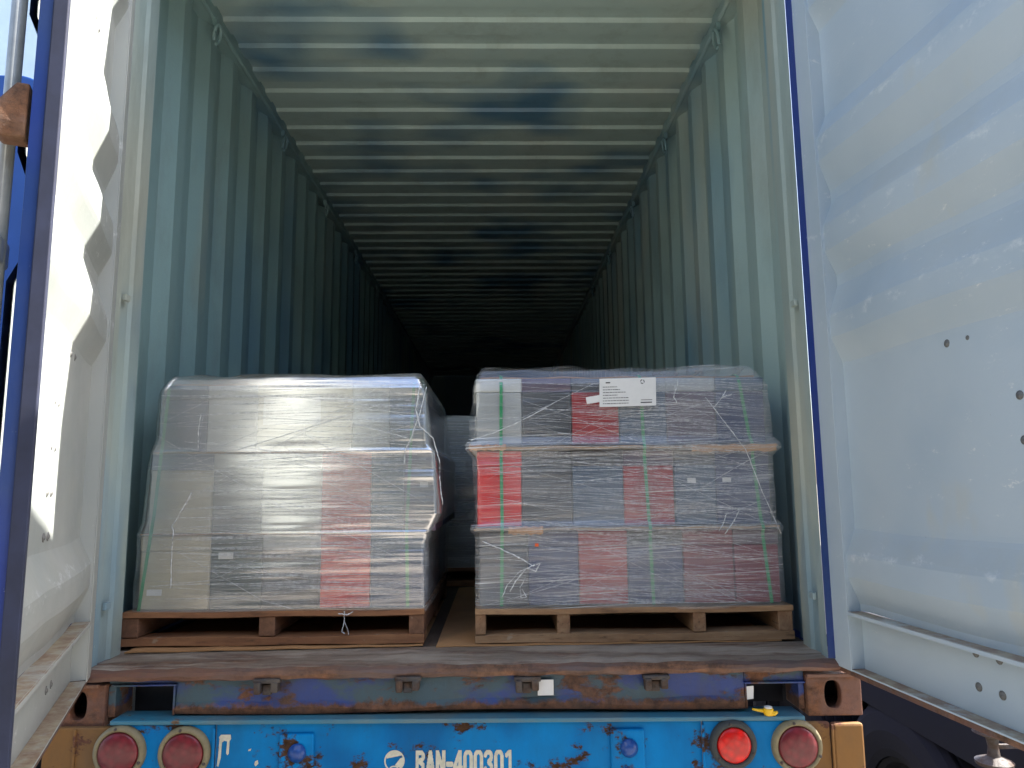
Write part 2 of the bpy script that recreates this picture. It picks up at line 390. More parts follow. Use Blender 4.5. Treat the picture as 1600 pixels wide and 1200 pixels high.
# roof panel
def roof():
    pts = [(.10, 0)]; y = .8565-.199-.209*2
    while y < LEN-.25:
        for dy, dz in ((0, 0), (.098, 0), (.107, .018), (.197, .018)): pts.append((y+dy, dz))
        y += .209
    pts += [(y, 0), (LEN, 0)]
    mb = MB(); W2 = 1.16
    A = [(-W2, yy, CEIL+dz) for yy, dz in pts]; B = [(W2, yy, CEIL+dz) for yy, dz in pts]
    mb.strip(A, B, 0)
    mb.strip([(x, yy, z+.003) for x, yy, z in A], [(x, yy, z+.003) for x, yy, z in B], 1)
    return mb.build('roof', ['ceil', 'blue'], cont)
roof()
for sx in (-1, 1):
    mb = MB(); mb.box(*sorted((sx*1.148, sx*1.216)), .12, LEN, 2.632, 2.735)
    mb.tube([(sx*1.150, .12, 2.640), (sx*1.150, LEN, 2.640)], .012, 8)
    mb.build('top_rail', 'wall' if sx < 0 else 'wallright', cont)
    MB().box(*sorted((sx*1.1655, sx*1.2145)), .205, LEN, -.155, -.0015).build('bottom_rail', 'blue', cont)
bx('front_wall', 'wall', cont, -1.215, 1.215, LEN+.001, LEN+.04, -.15, 2.72)
# header over the doors
mb = MB().box(-1.2, 1.2, .0, .098, 2.60, 2.895); mb.box(-1.2, 1.2, .098, .12, 2.70, 2.895)
mb.build('door_header', 'blue', cont)
# corner posts: stepped J section, blue outside, pale inside
for sx in (-1, 1):
    i0 = 1.128 if sx > 0 else 1.112
    prof = [(i0+.026, -.002), (i0, 0.0), (i0, .045), (i0+.012, .052), (i0+.010, .11), (i0+.002, .125), (i0+.006, .195), (i0+.045, .205)]
    mb = MB(); n = len(prof)
    zs = [0.0]+[.3*k for k in range(1, 9)]+[2.6]
    for a, b in zip(zs[:-1], zs[1:]):
        mb.strip([(sx*x, y, a) for x, y in prof[1:]], [(sx*x, y, b) for x, y in prof[1:]], 0)
    mb.box(*sorted((sx*(i0+.001), sx*1.2185)), -.003, .0, .0, 2.6, 1)
    mb.box(*sorted((sx*1.2155, sx*1.219)), .0, .2, .0, 2.6, 1)
    mb.build('corner_post', ['post', 'blue'], cont)
# small weld clips on posts
for sx, z in ((-1, .16), (1, .165), (1, 1.12), (-1, 1.15)):
    x = (1.128 if sx > 0 else 1.112)*sx
    bx('post_clip', 'post', cont, min(x, x-sx*.012), max(x, x-sx*.012), .052, .085, z, z+.022, .002)
# floor planks (run lengthwise)
nb = 14; wdt = 2.33/nb
src = None
for k in range(nb):
    x0 = -1.165+k*wdt
    if src is None:
        src = MB().box(.002, wdt-.002, .245, LEN, -.03, -.001).build('floor_board', 'ply', cont, bevel=.002); src.location = (x0, 0, 0)
    else:
        c = src.copy(); c.location = (x0, 0, -.001*(k % 2)); COL.objects.link(c); c.parent = cont
# threshold plate: gently dented
def dent(x, y, z):
    return (x, y, z + .0035*math.sin(x*5.1)*math.sin(x*2.3+1)-.002*abs(math.sin(x*9)))
mb = MB(); N = 60
rows = [(.240, 0), (.16, .001), (.08, -.001), (.03, 0), (.0, -.004), (-.014, -.012), (-.020, -.022), (-.016, -.034), (.004, -.040)]
prev = None
for i, (y, z) in enumerate(rows):
    L = []
    for k in range(N+1):
        x = -1.195+2.39*k/N
        w = .0025*math.sin(k*1.7+i)+.0015*math.sin(k*.63+i*2.1)
        L.append((x, y+(w if i > 3 else 0), z+w*(.7 if i > 0 else 0)))
    if prev: mb.strip(prev, L, 0 if i <= 4 else 1)
    prev = L
mb.build('door_sill', ['plate', 'liprust'], cont, smooth=True)
# sill beam front with two pocket openings
mb = MB()
ys, ye = .004, .14
zt, zb = -.041, -.140
def beam(x0, x1, z0, z1, n=1):
    for k in range(n):
        a = x0+(x1-x0)*k/n; b = x0+(x1-x0)*(k+1)/n
        mb.box(a, b, ys, ys+.008, z0, z1)
# web with buckled lower edge
NX = 120; top = []; bot = []; mid = []
for k in range(NX+1):
    x = -.848+(.866+.848)*k/NX
    w = .005*math.sin(x*7.3)+.003*math.sin(x*17+2)
    top.append((x, ys, -.036)); mid.append((x, ys+.003*math.sin(x*11), -.105+w)); bot.append((x, ys-.009+.002*math.sin(x*23), -.121+w)); 
bot2 = [(x, ys-.004, -.137-.004*x+.004*math.sin(x*5+1)) for x, y, z in bot]
mb.strip(top, mid); mb.strip(mid, bot); mb.strip(bot, bot2)
mb.strip(bot2, [(x, ys+.10, z) for x, y, z in bot2])
mb.build('sill_beam', 'sill', cont, smooth=True)
mb = MB(); mb.box(-1.050, -.850, ys, ys+.008, -.047, -.036); mb.box(-1.04, -.846, ys-.012, ys+.10, -.052, -.047)
mb.box(-.856, -.850, ys-.008, ys+.10, -.136, -.053); mb.box(-1.050, -1.028, ys-.002, ys+.10, -.140, -.053)
mb.build('sill_pocket', 'sill', cont, bevel=.0015)
mb = MB(); mb.box(.868, 1.05, ys, ys+.008, -.066, -.036); mb.box(.864, 1.05, ys-.012, ys+.10, -.071, -.066)
mb.box(.868, .874, ys-.004, ys+.10, -.144, -.072); mb.box(1.032, 1.049, ys-.002, ys+.10, -.148, -.072)
mb.build('sill_pocket', 'sill', cont, bevel=.0015)
MB().box(-1.03, 1.03, .13, .14, -.16, -.04).build('sill_backing', 'dark', cont)
# corner castings with oval holes
for sx in (-1, 1):
    mb = MB(); x0, x1 = sorted((sx*1.051, sx*1.219))
    plate_hole(mb, x0, x1, -.165, -.045, -.014, .014, sx*1.130, -.103, .025, .040)
    mb.box(x0, x1, .014, .16, -.165, -.150); mb.box(x0, x1, .014, .16, -.058, -.045)
    mb.box(*sorted((sx*1.207, sx*1.219)), .014, .16, -.150, -.058); mb.box(*sorted((sx*1.051, sx*1.062)), .014, .16, -.150, -.058)
    mb.build('corner_casting', 'casting', cont, bevel=.004)
    MB().box(x0+.003, x1-.003, .15, .158, -.15, -.058).build('casting_back', 'dark', cont)
    bx('casting_rim', 'liprust', cont, x0 if sx > 0 else x0+.01, x1-.02, -.022, -.0145, -.052, -.042, .002)
# cam keeper lugs on the sill
for x in (-.573, -.153, .205, .594):
    z = -.045-.006*(x > 0)
    mb = MB()
    mb.box(x-.040, x+.040, -.028, .002, z, z+.014)
    mb.box(x-.036, x-.016, -.034, .002, z-.030, z+.006); mb.box(x+.012, x+.034, -.030, .002, z-.026, z+.006)
    mb.box(x-.016, x+.012, -.014, .002, z-.036, z-.004)
    mb.build('cam_keeper', 'lug', cont, bevel=.004)
# lashing rings under the top rails
def ring(sx, y, z):
    mb = MB(); pts = []
    for k in range(15):
        a = R(-70)+R(310)*k/14
        pts.append((sx*(1.130-.008*math.sin(a)), y+.030*math.cos(a), z+.042*math.sin(a)))
    mb.tube(pts, .008, 8)
    mb.box(*sorted((sx*1.130, sx*1.150)), y-.012, y+.012, z+.038, z+.075)
    return mb.build('lashing_ring', 'wall', cont, smooth=False)
for y in (.76, 1.82, 2.89, 4.05, 5.2): ring(1, y, 2.545); ring(-1, y, 2.56)

# ------------------------------------------------------------------ doors
def door(sx, hx, ang):
    DM = 'door' if sx > 0 else 'doorleft'
    a = R(ang); s = (-sx*0+math.sin(a), -math.cos(a))
    if sx > 0: t = (math.cos(a), math.sin(a))
    else: t = (-math.cos(a), -math.sin(a))
    F = lambda q, d, z: (hx+s[0]*q+t[0]*d, s[1]*q+t[1]*d, z)
    o = bpy.data.objects.new('door', None); COL.objects.link(o); o.parent = cont
    Z0, Z1, WD, T = -.020, 2.575, 1.17, .058
    def B(mb, q0, q1, d0, d1, z0, z1, mi=0): mb.box(q0, q1, d0, d1, z0, z1, mi, fn=F)
    # stiles: inner pale channel + outer blue
    mb = MB()
    B(mb, .0, .085, .0, .004, Z0, Z1); B(mb, .081, .085, .004, .046, Z0+.006, Z1-.006)
    B(mb, 1.085, 1.165, .0, .004, Z0, Z1); B(mb, 1.085, 1.089, .004, (.046 if sx > 0 else .034), Z0+.006, Z1-.006)
    mb.build('door_stile', [DM], o, bevel=.0015)
    mb = MB()
    B(mb, -.002, .0, .0, T, Z0, Z1); B(mb, 1.165, WD, -.001, .026 if sx > 0 else .021, Z0, Z1)
    B(mb, -.002, .081, .047, T, Z0, Z1)
    if sx > 0: B(mb, 1.089, WD-.001, .0262, T-.001 if sx > 0 else .046, Z0, Z1)
    mb.build('door_edge', 'blue', o, bevel=.0015, label='deep blue outer edge of the door')
    # bottom and top rails: channel open to the inside
    mb = MB()
    B(mb, .085, 1.085, .004, .046, .146, .151); B(mb, .085, 1.085, .043, .047, Z0+.005, .146)
    B(mb, .085, 1.085, .002, .046, Z0, Z0+.005); B(mb, .085, 1.085, .0, .004, .140, .1505)
    mb.build('bottom_rail', [DM], o, bevel=.001)
    mb = MB(); B(mb, .085, 1.085, .004, .046, 2.44, 2.445); B(mb, .085, 1.085, .043, .047, 2.445, Z1); B(mb, .085, 1.085, .0, .046, Z1-.005, Z1)
    mb.build('top_rail', [DM], o)
    # corrugated sheet
    zz = [(.151, .043), (.172, .043), (.250, .009), (.315, .009), (.392, .043), (.905, .043), (.985, .009), (1.055, .009), (1.150, .043), (1.185, .043),
          (1.262, .009), (1.345, .009), (1.425, .043), (1.460, .043), (1.562, .009), (1.642, .009), (1.72, .043), (2.02, .043), (2.10, .009), (2.17, .009), (2.25, .043), (2.44, .043)]
    nq = 24; mb = MB()
    def L(z, d, off): 
        out = []
        for k in range(nq+1):
            q = .085+1.0*k/nq
            w = .0018*math.sin(q*9+z*7)+.0012*math.sin(q*21-z*3) if 0 < k < nq else 0
            out.append(F(q, d+off+w, z+(.003*math.sin(q*8+z*4) if 0 < k < nq else 0)))
        return out
    fine = []
    for (za, da), (zb_, db) in zip(zz[:-1], zz[1:]):
        m = max(1, int((zb_-za)/.012))
        for k in range(m): fine.append((za+(zb_-za)*k/m, da+(db-da)*k/m))
    fine.append(zz[-1])
    # soften the folds
    sm = []
    for i, (z, d) in enumerate(fine):
        if 0 < i < len(fine)-1: d = (fine[i-1][1]*.12+d*.76+fine[i+1][1]*.12)
        sm.append((z, d))
    for (za, da), (zb_, db) in zip(sm[:-1], sm[1:]): mb.strip(L(za, da, 0), L(zb_, db, 0), 0)
    pn = mb.build('door_panel', [DM], o, smooth=True)
    mb = MB()
    for (za, da), (zb_, db) in zip(zz[:-1], zz[1:]): mb.strip([F(.086, da+.012, za), F(1.084, da+.012, za)], [F(.086, db+.012, zb_), F(1.084, db+.012, zb_)], 0)
    mb.build('door_skin', ['blue'], o)
    # gaskets
    mb = MB()
    B(mb, 1.160, 1.176, -.025 if sx < 0 else -.033, -.0005, Z0-.005, Z1)
    mb.build('door_gasket', 'rubber', o, bevel=.002)
    mb = MB(); B(mb, .0, 1.16, .006, .020, Z0-.016, Z0-.0005); mb.build('bottom_gasket', 'liprust', o, bevel=.002)
    # bolts
    if sx > 0: P = [(q, z) for z in (1.70, .875, .129, .052) for q in (.545, .617)] + [(q, z) for z in (.719, .62, .52, .422) for q in (.752, .80)]
    else: P = [(q, z) for z in (1.82, .88, .110, .052) for q in (.40, .46)] + [(q, z) for z in (.735, .63, .526, .425) for q in (.585, .635)]
    proto = None
    for q, z in P:
        if proto is None:
            mbb = MB(); mbb.lathe([(.0, -.0042), (.003, -.004), (.0056, -.0028), (.0066, -.0010), (.0105, -.0008), (.0105, 0.001)], 12)
            proto = mbb.build('bolt', 'boltmetal', o, smooth=True); c = proto
        else:
            c = proto.copy(); COL.objects.link(c); c.parent = o
        d = .043
        c.location = F(q, d-.0005, z)
        c.rotation_euler = (0, 0, math.atan2(t[1], t[0])-math.pi/2)
    # outside: lock rods, brackets, handles
    for q in (.30, .93) if sx > 0 else (.34, 1.09):
        rd = T+.035 if q < 1 else T+.012
        mb = MB(); mb.tube([F(q, rd, Z0-.02), F(q, rd, Z1+.02)], .0165 if q < 1 else .013, 12)
        mb.build('lock_rod', 'rod', o, smooth=True)
        for z in (.25, .93, 1.75, 2.35):
            mb = MB(); B(mb, q-.035, q+.035, T+.001, T+.058, z, z+.05); mb.build('rod_bracket', 'rod', o, bevel=.006)
    for z in (.2, .85, 1.6, 2.3):
        mb = MB(); B(mb, -.06, .20, T+.001, T+.013, z, z+.09); mb.build('hinge_blade', 'blue', o, bevel=.003)
    if sx < 0:
        mb = MB(); vs = []
        for z, q0, q1, d0, d1 in ((1.145, 1.12, 1.165, .027, T+.010), (1.172, 1.11, 1.168, .027, T+.040), (1.250, 1.125, 1.160, .027, T-.010)):
            vs += [F(q0, d0, z), F(q1, d0, z), F(q1, d1, z), F(q0, d1, z)]
        fs = [(0, 1, 2, 3), (8, 9, 10, 11)]
        for i in range(2):
            for k in range(4): fs.append((4*i+k, 4*i+(k+1) % 4, 4*i+4+(k+1) % 4, 4*i+4+k))
        mb.add(vs, fs); mb.build('handle_catch', 'rustmetal', o, bevel=.004, label='rusty wedge shaped handle catch')
    return o, F
dl, FL = door(-1, -1.105, 21.4); dl['label'] = 'left door swung out, inner face partly in hard sunlight'
dr, FR = door(1, 1.150, 6.0); dr['label'] = 'right door swung out, pale corrugated inner face in shade'

# ------------------------------------------------------------------ pallets
def pallet(loc, stringers, x1, deep, mats, label, zt=.118):
    o = thing('pallet', label, 'pallet', 'wooden pallets in the container', loc)
    lm, em = mats
    H = zt
    for (a, b) in stringers:
        bx('stringer', em, o, a, b, .004, deep-.004, .030, H-.018, .003)
    nd = 7; w = .09
    for k in range(nd):
        y0 = 0 + k*(deep-w)/(nd-1); dz = rnd.uniform(-.0012, .0012)
        mb = MB(); n = 14; ph = rnd.uniform(0, 6)
        A = [(x1*i/n, 0, .0016*math.sin(i*.9+ph)) for i in range(n+1)]
        def ln(yy, zz): return [(x, yy, zz+w2) for x, _, w2 in A]
        t0, t1 = H-.0175+dz, H+dz
        mb.strip(ln(y0, t0), ln(y0, t1)); mb.strip(ln(y0, t1), ln(y0+w, t1)); mb.strip(ln(y0+w, t1), ln(y0+w, t0)); mb.strip(ln(y0+w, t0), ln(y0, t0))
        for e in (0, n): mb.add([ln(y0, t0)[e], ln(y0, t1)[e], ln(y0+w, t1)[e], ln(y0+w, t0)[e]], [(0, 1, 2, 3)])
        mb.build('deck_board', lm, o)
    for y0 in (0.0, deep/2-.05, deep-.1):
        mb = MB(); n = 16
        lo = [(x1*i/n, .003+.0015*math.sin(i*.8)) for i in range(n+1)]
        hi = [(x1*i/n, .029+.005*math.sin(math.pi*i/n*1.5+.4)**2-.003) for i in range(n+1)]
        for (pa, ya, pb, yb) in ((lo, y0, hi, y0), (hi, y0, hi, y0+.1), (hi, y0+.1, lo, y0+.1), (lo, y0+.1, lo, y0)):
            mb.strip([(x, ya, z) for x, z in pa], [(x, yb, z) for x, z in pb])
        mb.add([(0, y0, lo[0][1]), (0, y0, hi[0][1]), (0, y0+.1, hi[0][1]), (0, y0+.1, lo[0][1])], [(0, 1, 2, 3)])
        mb.add([(x1, y0, lo[-1][1]), (x1, y0, hi[-1][1]), (x1, y0+.1, hi[-1][1]), (x1, y0+.1, lo[-1][1])], [(0, 1, 2, 3)])
        mb.build('bottom_board', lm, o)
    return o
PL = pallet((-1.146, .245, .009), [(0, .056), (.458, .512), (.962, 1.014)], 1.014, 1.10, ('woodred', 'woodred_end'), 'old reddish brown pallet under the left wrapped load', .112)
PR = pallet((.040, .245, .004), [(0, .036), (.278, .322), (.742, .786), (1.034, 1.084)], 1.086, 1.10, ('woodtan', 'woodtan_end'), 'light tan wooden pallet under the right wrapped load', .114)
PB = pallet((-.33, 1.68, .004), [(0, .05), (.5, .55), (1.0, 1.05)], 1.05, 1.10, ('woodred', 'woodred_end'), 'dark pallet deep in the container behind the gap', .1)

# cardboard sheets on the floor
def sheet(x0, x1, y0, y1, z, t, label, rot=0.0):
    mb = MB(); n = 20
    A = []; 
    for i in range(n+1):
        x = x0+(x1-x0)*i/n; A.append((x, z+max(0, .0022*math.sin(i*1.3))*(1 if t < .004 else .5)))
    f = lambda yy, up, sk=0: [(x, yy+sk*(x-x0), zz+up) for x, zz in A]
    mb.strip(f(y0, 0, rot), f(y0, t, rot)); mb.strip(f(y0, t, rot), f(y1, t)); mb.strip(f(y0, 0, rot), f(y1, 0))
    o = mb.build('cardboard_sheet', 'card'); return tag(o, label, 'cardboard', 'cardboard sheets on the container floor')
sheet(-1.10, -.135, .185, 1.2, .0032, .0035, 'flattened cardboard layer sticking out under the left pallet', .05)
sheet(-.090, 1.08, .222, 1.66, .0006, .003, 'large brown cardboard sheet showing in the gap between the pallets', .02)

# ------------------------------------------------------------------ boxes of the loads
box_src = {}
def box(x0, x1, y0, y1, z0, z1, colr, label, group, lid=None, patch=None):
    w, d, h = x1-x0-.0025, y1-y0-.004, z1-z0-.002
    hb = h*.80
    o = MB().box(0, w, 0, d, 0, hb-.002).build('box', 'box '+colr, None, bevel=.005)
    o.location = (x0+.002+rnd.uniform(-.001, .001), y0+.002+rnd.uniform(0, .007), z0)
    o.rotation_euler = (0, 0, R(rnd.uniform(-.5, .5)))
    MB().box(-.0015, w+.0015, -.002, d+.002, hb-.0015, h, 0).build('lid', 'box '+(lid or colr), o, bevel=.005)
    if patch:
        px, pz, pw, ph = patch
        MB().box(w*px, w*px+pw, -.0016, -.0002, h*pz, h*pz+ph).build('sticker', 'white', o)
    tag(o, label, 'box', group)
    return o
ORD = ['first', 'second', 'third', 'fourth', 'fifth', 'sixth', 'seventh']
def load(rows, yf, side, tagname, group):
    for lay, z0, z1, dx, cols in rows:
        for i, c in enumerate(cols):
            x0, x1, colr = c[:3]; lid = c[3] if len(c) > 3 else None; patch = c[4] if len(c) > 4 else None
            extra = (', %s lid' % lid) if lid and lid != colr else ''
            box(x0, x1, yf+dx, yf+dx+.34, z0, z1, colr, '%s case%s, %s from left in the %s layer of %s' % (colr, extra, ORD[i], lay, tagname), group, lid, patch)
        for r in (1, 2):
            for e in side:
                x0, x1 = cols[e][:2]
                c = rnd.choice(['dark grey', 'navy blue', 'blue grey', 'black'])
                box(x0, x1, yf+dx+.35*r, yf+dx+.35*r+.34, z0, z1, c, '%s case in %s layer, %s row, %s side of %s' % (c, lay, ('', 'second', 'third')[r], 'right' if e < 0 else 'left', tagname), group)
YF = .262
P1 = (.30, .55, .030, .018)
load([('bottom', .124, .374, .0, [(-1.108, -.868, 'beige', None, (.12, .2, .05, .02)), (-.868, -.690, 'dark green', None, (.15, .68, .05, .022)), (-.690, -.492, 'dark grey', 'pale grey'), (-.492, -.320, 'red'), (-.320, -.134, 'navy blue', 'blue grey')]),
      ('middle', .380, .655, .0, [(-1.085, -.871, 'beige', 'navy blue'), (-.871, -.700, 'dark grey', 'grey'), (-.700, -.495, 'white'), (-.495, -.323, 'red'), (-.323, -.210, 'blue grey'), (-.210, -.095, 'plum grey', None, (.5, .55, .028, .018))]),
      ('top', .662, .895, .0, [(-1.056, -.900, 'navy blue', 'blue grey'), (-.900, -.728, 'pale grey'), (-.728, -.560, 'beige'), (-.560, -.392, 'beige'), (-.392, -.262, 'pale grey'), (-.262, -.140, 'blue grey', 'grey')])],
     YF, (-1,), 'left load', 'cases stacked on the left pallet')
load([('bottom', .126, .376, .0, [(.052, .222, 'dark grey'), (.222, .397, 'navy blue'), (.397, .568, 'dull red'), (.568, .760, 'navy blue', 'black'), (.760, .937, 'maroon'), (.937, 1.094, 'maroon', 'plum grey')]),
      ('middle', .392, .655, .0, [(.046, .203, 'red'), (.203, .380, 'dark grey'), (.380, .560, 'blue grey', 'dark grey'), (.560, .740, 'dull red', 'plum grey'), (.740, .886, 'blue grey', 'dark grey', P1), (.886, 1.078, 'navy blue', None, (.12, .56, .03, .016))]),
      ('top', .676, .912, .0, [(.042, .206, 'grey', 'pale grey'), (.206, .382, 'dark grey', 'plum grey'), (.382, .552, 'dull red', 'dark grey'), (.552, .722, 'blue grey', 'grey'), (.722, .900, 'plum grey', 'grey'), (.900, 1.074, 'navy blue', 'blue grey')])],
     YF, (0, -1), 'right load', 'cases stacked on the right pallet')
cs = ['dark grey', 'black', 'dull red', 'blue grey', 'grey', 'navy blue']
for li, (lay, z0, z1) in enumerate((('bottom', .106, .34), ('middle', .346, .60), ('top', .606, .885))):
    for i in range(6):
        c = cs[(i*2+li*3+1) % 6]
        if i in (0, 1): c = ['black', 'dark grey', 'grey'][li]
        x0 = -.32+i*.172
        box(x0, x0+.172, 1.70, 2.04, z0, z1, c, '%s case, %s from left in %s layer of load deep inside' % (c, ORD[i], lay), 'cases stacked on the rear pallet')

# layer sheets
def layer(x0, x1, y0, y1, z, t, label, mat='cardpale'):
    mb = MB(); n = 30
    def e(y, zz, k): return [(x0+(x1-x0)*i/n, y+k*(.004*math.sin(i*1.1)+.003*math.sin(i*2.7)), zz+.002*math.sin(i*.9)) for i in range(n+1)]
    mb.strip(e(y0, z, 1), e(y0, z+t, 1)); mb.strip(e(y0, z+t, 1), e(y1, z+t, 0)); mb.strip(e(y0, z, 1), e(y1, z, 0))
    return tag(mb.build('layer_sheet', mat), label, 'cardboard', 'cardboard sheets between the layers')
LS1 = layer(.018, 1.106, .247, 1.33, .6600, .008, 'pale cardboard sheet edge below the top layer of the right load')
LS2 = layer(.036, 1.098, .249, 1.33, .3790, .007, 'pale cardboard sheet edge above the bottom layer of the right load')
def flap(x0, x1, z0, z1, y):
    mb = MB(); n = 14; rows = []
    for q, zz in ((0, z0), (.35, z0+(z1-z0)*.4), (1, z1)):
        rows.append([(x0+(x1-x0)*i/n, y+.004*(1-q)+.0015*math.sin(i*1.3+q*3), zz+.003*math.sin(i*1.9+q)*(1 if q != .35 else .4)) for i in range(n+1)])
    for A_, B_ in zip(rows[:-1], rows[1:]): mb.strip(A_, B_)
    mb.strip([(x, yy+.003, z) for x, yy, z in rows[0]], [(x, yy+.003, z) for x, yy, z in rows[2]])
    return mb
for par, fl in ((LS1, (.80, 1.098, .644, .668, .236)), (LS1, (.022, .15, .655, .674, .236)), (LS2, (.155, .275, .366, .392, .239))):
    flap(*fl).build('torn_flap', 'card', par)
layer(-1.08, -.105, .266, 1.33, .6565, .004, 'cardboard sheet below the top layer of the left load', 'card')
layer(-1.11, -.120, .266, 1.33, .3755, .004, 'cardboard sheet above the bottom layer of the left load', 'card')
layer(-1.04, -.155, .300, 1.33, .897, .006, 'cardboard cap on top of the left load', 'card')
layer(.060, 1.055, .300, 1.33, .914, .006, 'cardboard cap on top of the right load', 'card')

# ------------------------------------------------------------------ straps (follow the front face)
def interp(tab, z):
    if z <= tab[0][0]: return tab[0][1]
    for (a, va), (b, vb) in zip(tab[:-1], tab[1:]):
        if z <= b: return va+(vb-va)*(z-a)/(b-a)
    return tab[-1][1]
FRL = [(.10, .254), (.37, .252), (.3775, .249), (.385, .252), (.65, .252), (.6585, .249), (.668, .253), (.88, .254), (.92, .275)]
FRR = [(.10, .254), (.36, .251), (.3785, .2335), (.390, .2345), (.41, .249), (.635, .249), (.6585, .232), (.672, .2335), (.70, .250), (.89, .253), (.93, .275)]
def strap(pts, tab, label, ztop, w=.011):
    mb = MB(); rows = []
    zs = np.linspace(.125, ztop, 60)
    for z in zs:
        x = interp([(p[1], p[0]) for p in pts], z); y = interp(tab, z)+.0065
        rows.append((x, y, z))
    x, y, z = rows[-1]; rows += [(x, y+.03, z+.012), (x, y+.5, z+.014), (x, y+1.0, z+.014)]
    L = [(x-w/2, y, z) for x, y, z in rows]; Rr = [(x+w/2, y, z) for x, y, z in rows]
    L2 = [(x, y+.0008, z-.0006) for x, y, z in L]; R2 = [(x, y+.0008, z-.0006) for x, y, z in Rr]
    mb.strip(L, Rr); mb.strip(L2, R2); mb.strip(L, L2); mb.strip(Rr, R2)
    return tag(mb.build('strap', 'strap'), label, 'strap', 'green straps round the loads')
strap([(-1.098, .12), (-1.062, .45), (-1.035, .89)], FRL, 'green strap near the left edge of the left wrapped load', .892)
strap([(-.190, .12), (-.196, .4), (-.185, .65), (-.175, .89)], FRL, 'green strap near the right edge of the left wrapped load', .892)
strap([(.130, .12), (.134, .4), (.132, .65), (.134, .9)], FRR, 'green strap over the red case at the left of the right load', .915)
strap([(.652, .12), (.646, .37), (.635, .65), (.632, .9)], FRR, 'green strap down the middle of the right wrapped load', .915)
strap([(1.060, .12), (1.040, .35), (1.016, .66), (.985, .9)], FRR, 'slanting green strap near the right edge of the right load', .915)

# ------------------------------------------------------------------ film
def smooth_rand(rs, nz, nu, cz_, cu, kz, ku):
    """value noise on a nz x nu grid with kz x ku control cells, smooth"""
    G = rs.randn(kz+2, ku+2)
    z = np.linspace(0, kz, nz, endpoint=False); u = np.linspace(0, ku, nu, endpoint=False)
    zi = z.astype(int); ui = u.astype(int); fz = z-zi; fu = u-ui
    fz = fz*fz*(3-2*fz); fu = fu*fu*(3-2*fu)
    a = G[zi][:, ui]; b = G[zi][:, ui+1]; c = G[zi+1][:, ui]; d = G[zi+1][:, ui+1]
    return (a*(1-fu)+b*fu)*(1-fz)[:, None]+(c*(1-fu)+d*fu)*fz[:, None]
def wrap(name, xl, xr, yf, depth, z0, z1, mat, label, seed, off=.006, amp=.0016, fine=True):
    rs = np.random.RandomState(seed)
    nz = 340 if fine else 150
    zs = np.linspace(z0, z1, nz)
    # perimeter samples as unit params: front dense
    rad = .022
    def per(x0, x1, y0, y1):
        pts = []
        nf = 90 if fine else 40; ns = 40 if fine else 20
        def seg(a, b, n):
            for k in range(n): pts.append((a[0]+(b[0]-a[0])*k/n, a[1]+(b[1]-a[1])*k/n))
        def arc(c, a0, n=5):
            for k in range(n):
                t = R(a0+90*k/n); pts.append((c[0]+rad*math.cos(t), c[1]+rad*math.sin(t)))
        seg((x0+rad, y0), (x1-rad, y0), nf); arc((x1-rad, y0+rad), -90)
        seg((x1, y0+rad), (x1, y1-rad), ns); arc((x1-rad, y1-rad), 0)
        seg((x1-rad, y1), (x0+rad, y1), 12); arc((x0+rad, y1-rad), 90)
        seg((x0, y1-rad), (x0, y0+rad), ns); arc((x0+rad, y0+rad), 180)
        return np.array(pts)
    base = per(0, 1, 0, 1); nu = len(base)
    d = amp*.22*smooth_rand(rs, nz, nu, 0, 0, nz//4, 14)+amp*.38*smooth_rand(rs, nz, nu, 0, 0, nz//9, 9)+amp*1.5*smooth_rand(rs, nz, nu, 0, 0, 9, 9)
    V = np.zeros((nz, nu, 3))
    for i, z in enumerate(zs):
        x0, x1 = interp(xl, z)-off, interp(xr, z)+off; y0 = interp(yf, z)-off*.35
        P = per(x0, x1, y0, y0+depth)
        c = np.array([(x0+x1)/2, y0+depth/2]); q = P-c
        nr = np.stack([np.sign(q[:, 0])*(np.abs(q[:, 0]) > (x1-x0)/2-.004), np.sign(q[:, 1])*(np.abs(q[:, 1]) > depth/2-.004)], 1)
        P = P+nr*(d[i][:, None]+amp*1.2)*1.0*np.array([1, -1 if False else 1])
        V[i, :, :2] = P; V[i, :, 2] = z+.004*np.sin(P[:, 0]*5+1)*(1 if i < 3 else 0)
    verts = V.reshape(-1, 3).tolist(); faces = []
    for i in range(nz-1):
        a = i*nu
        for k in range(nu):
            k2 = (k+1) % nu; faces.append((a+k, a+k2, a+nu+k2, a+nu+k))
    # cap: rings that roll over the edge
    last = V[-1].copy(); c = last.mean(0)
    for j, (sc, dz) in enumerate(((.985, .008), (.965, .014), (.93, .017), (.8, .019), (.5, .020), (.1, .020))):
        rg = last.copy(); rg[:, 0] = c[0]+(last[:, 0]-c[0])*sc; rg[:, 1] = c[1]+(last[:, 1]-c[1])*sc
        hump = .010*smooth_rand(rs, 1, nu, 0, 0, 1, 16)[0]*(1 if j > 0 else .3)
        rg[:, 2] = z1+dz+np.maximum(hump, -.003)*(1 if j < 5 else .3)
        o = len(verts); verts += rg.tolist()
        for k in range(nu):
            k2 = (k+1) % nu; faces.append((o-nu+k, o-nu+k2, o+k2, o+k))
    mb = MB(); mb.v = [tuple(v) for v in verts]; mb.f = faces; mb.mi = [0]*len(faces)
    o = mb.build(name, mat, None, smooth=True)
    return tag(o, label, 'stretch wrap', 'stretch wrapped loads')
XLL = [(.10, -1.118), (.36, -1.112), (.378, -1.113), (.42, -1.100), (.62, -1.088), (.66, -1.083), (.70, -1.070), (.86, -1.066), (.91, -1.045)]
XRL = [(.10, -.130), (.34, -.130), (.378, -.118), (.44, -.086), (.52, -.090), (.65, -.100), (.68, -.120), (.86, -.134), (.91, -.150)]
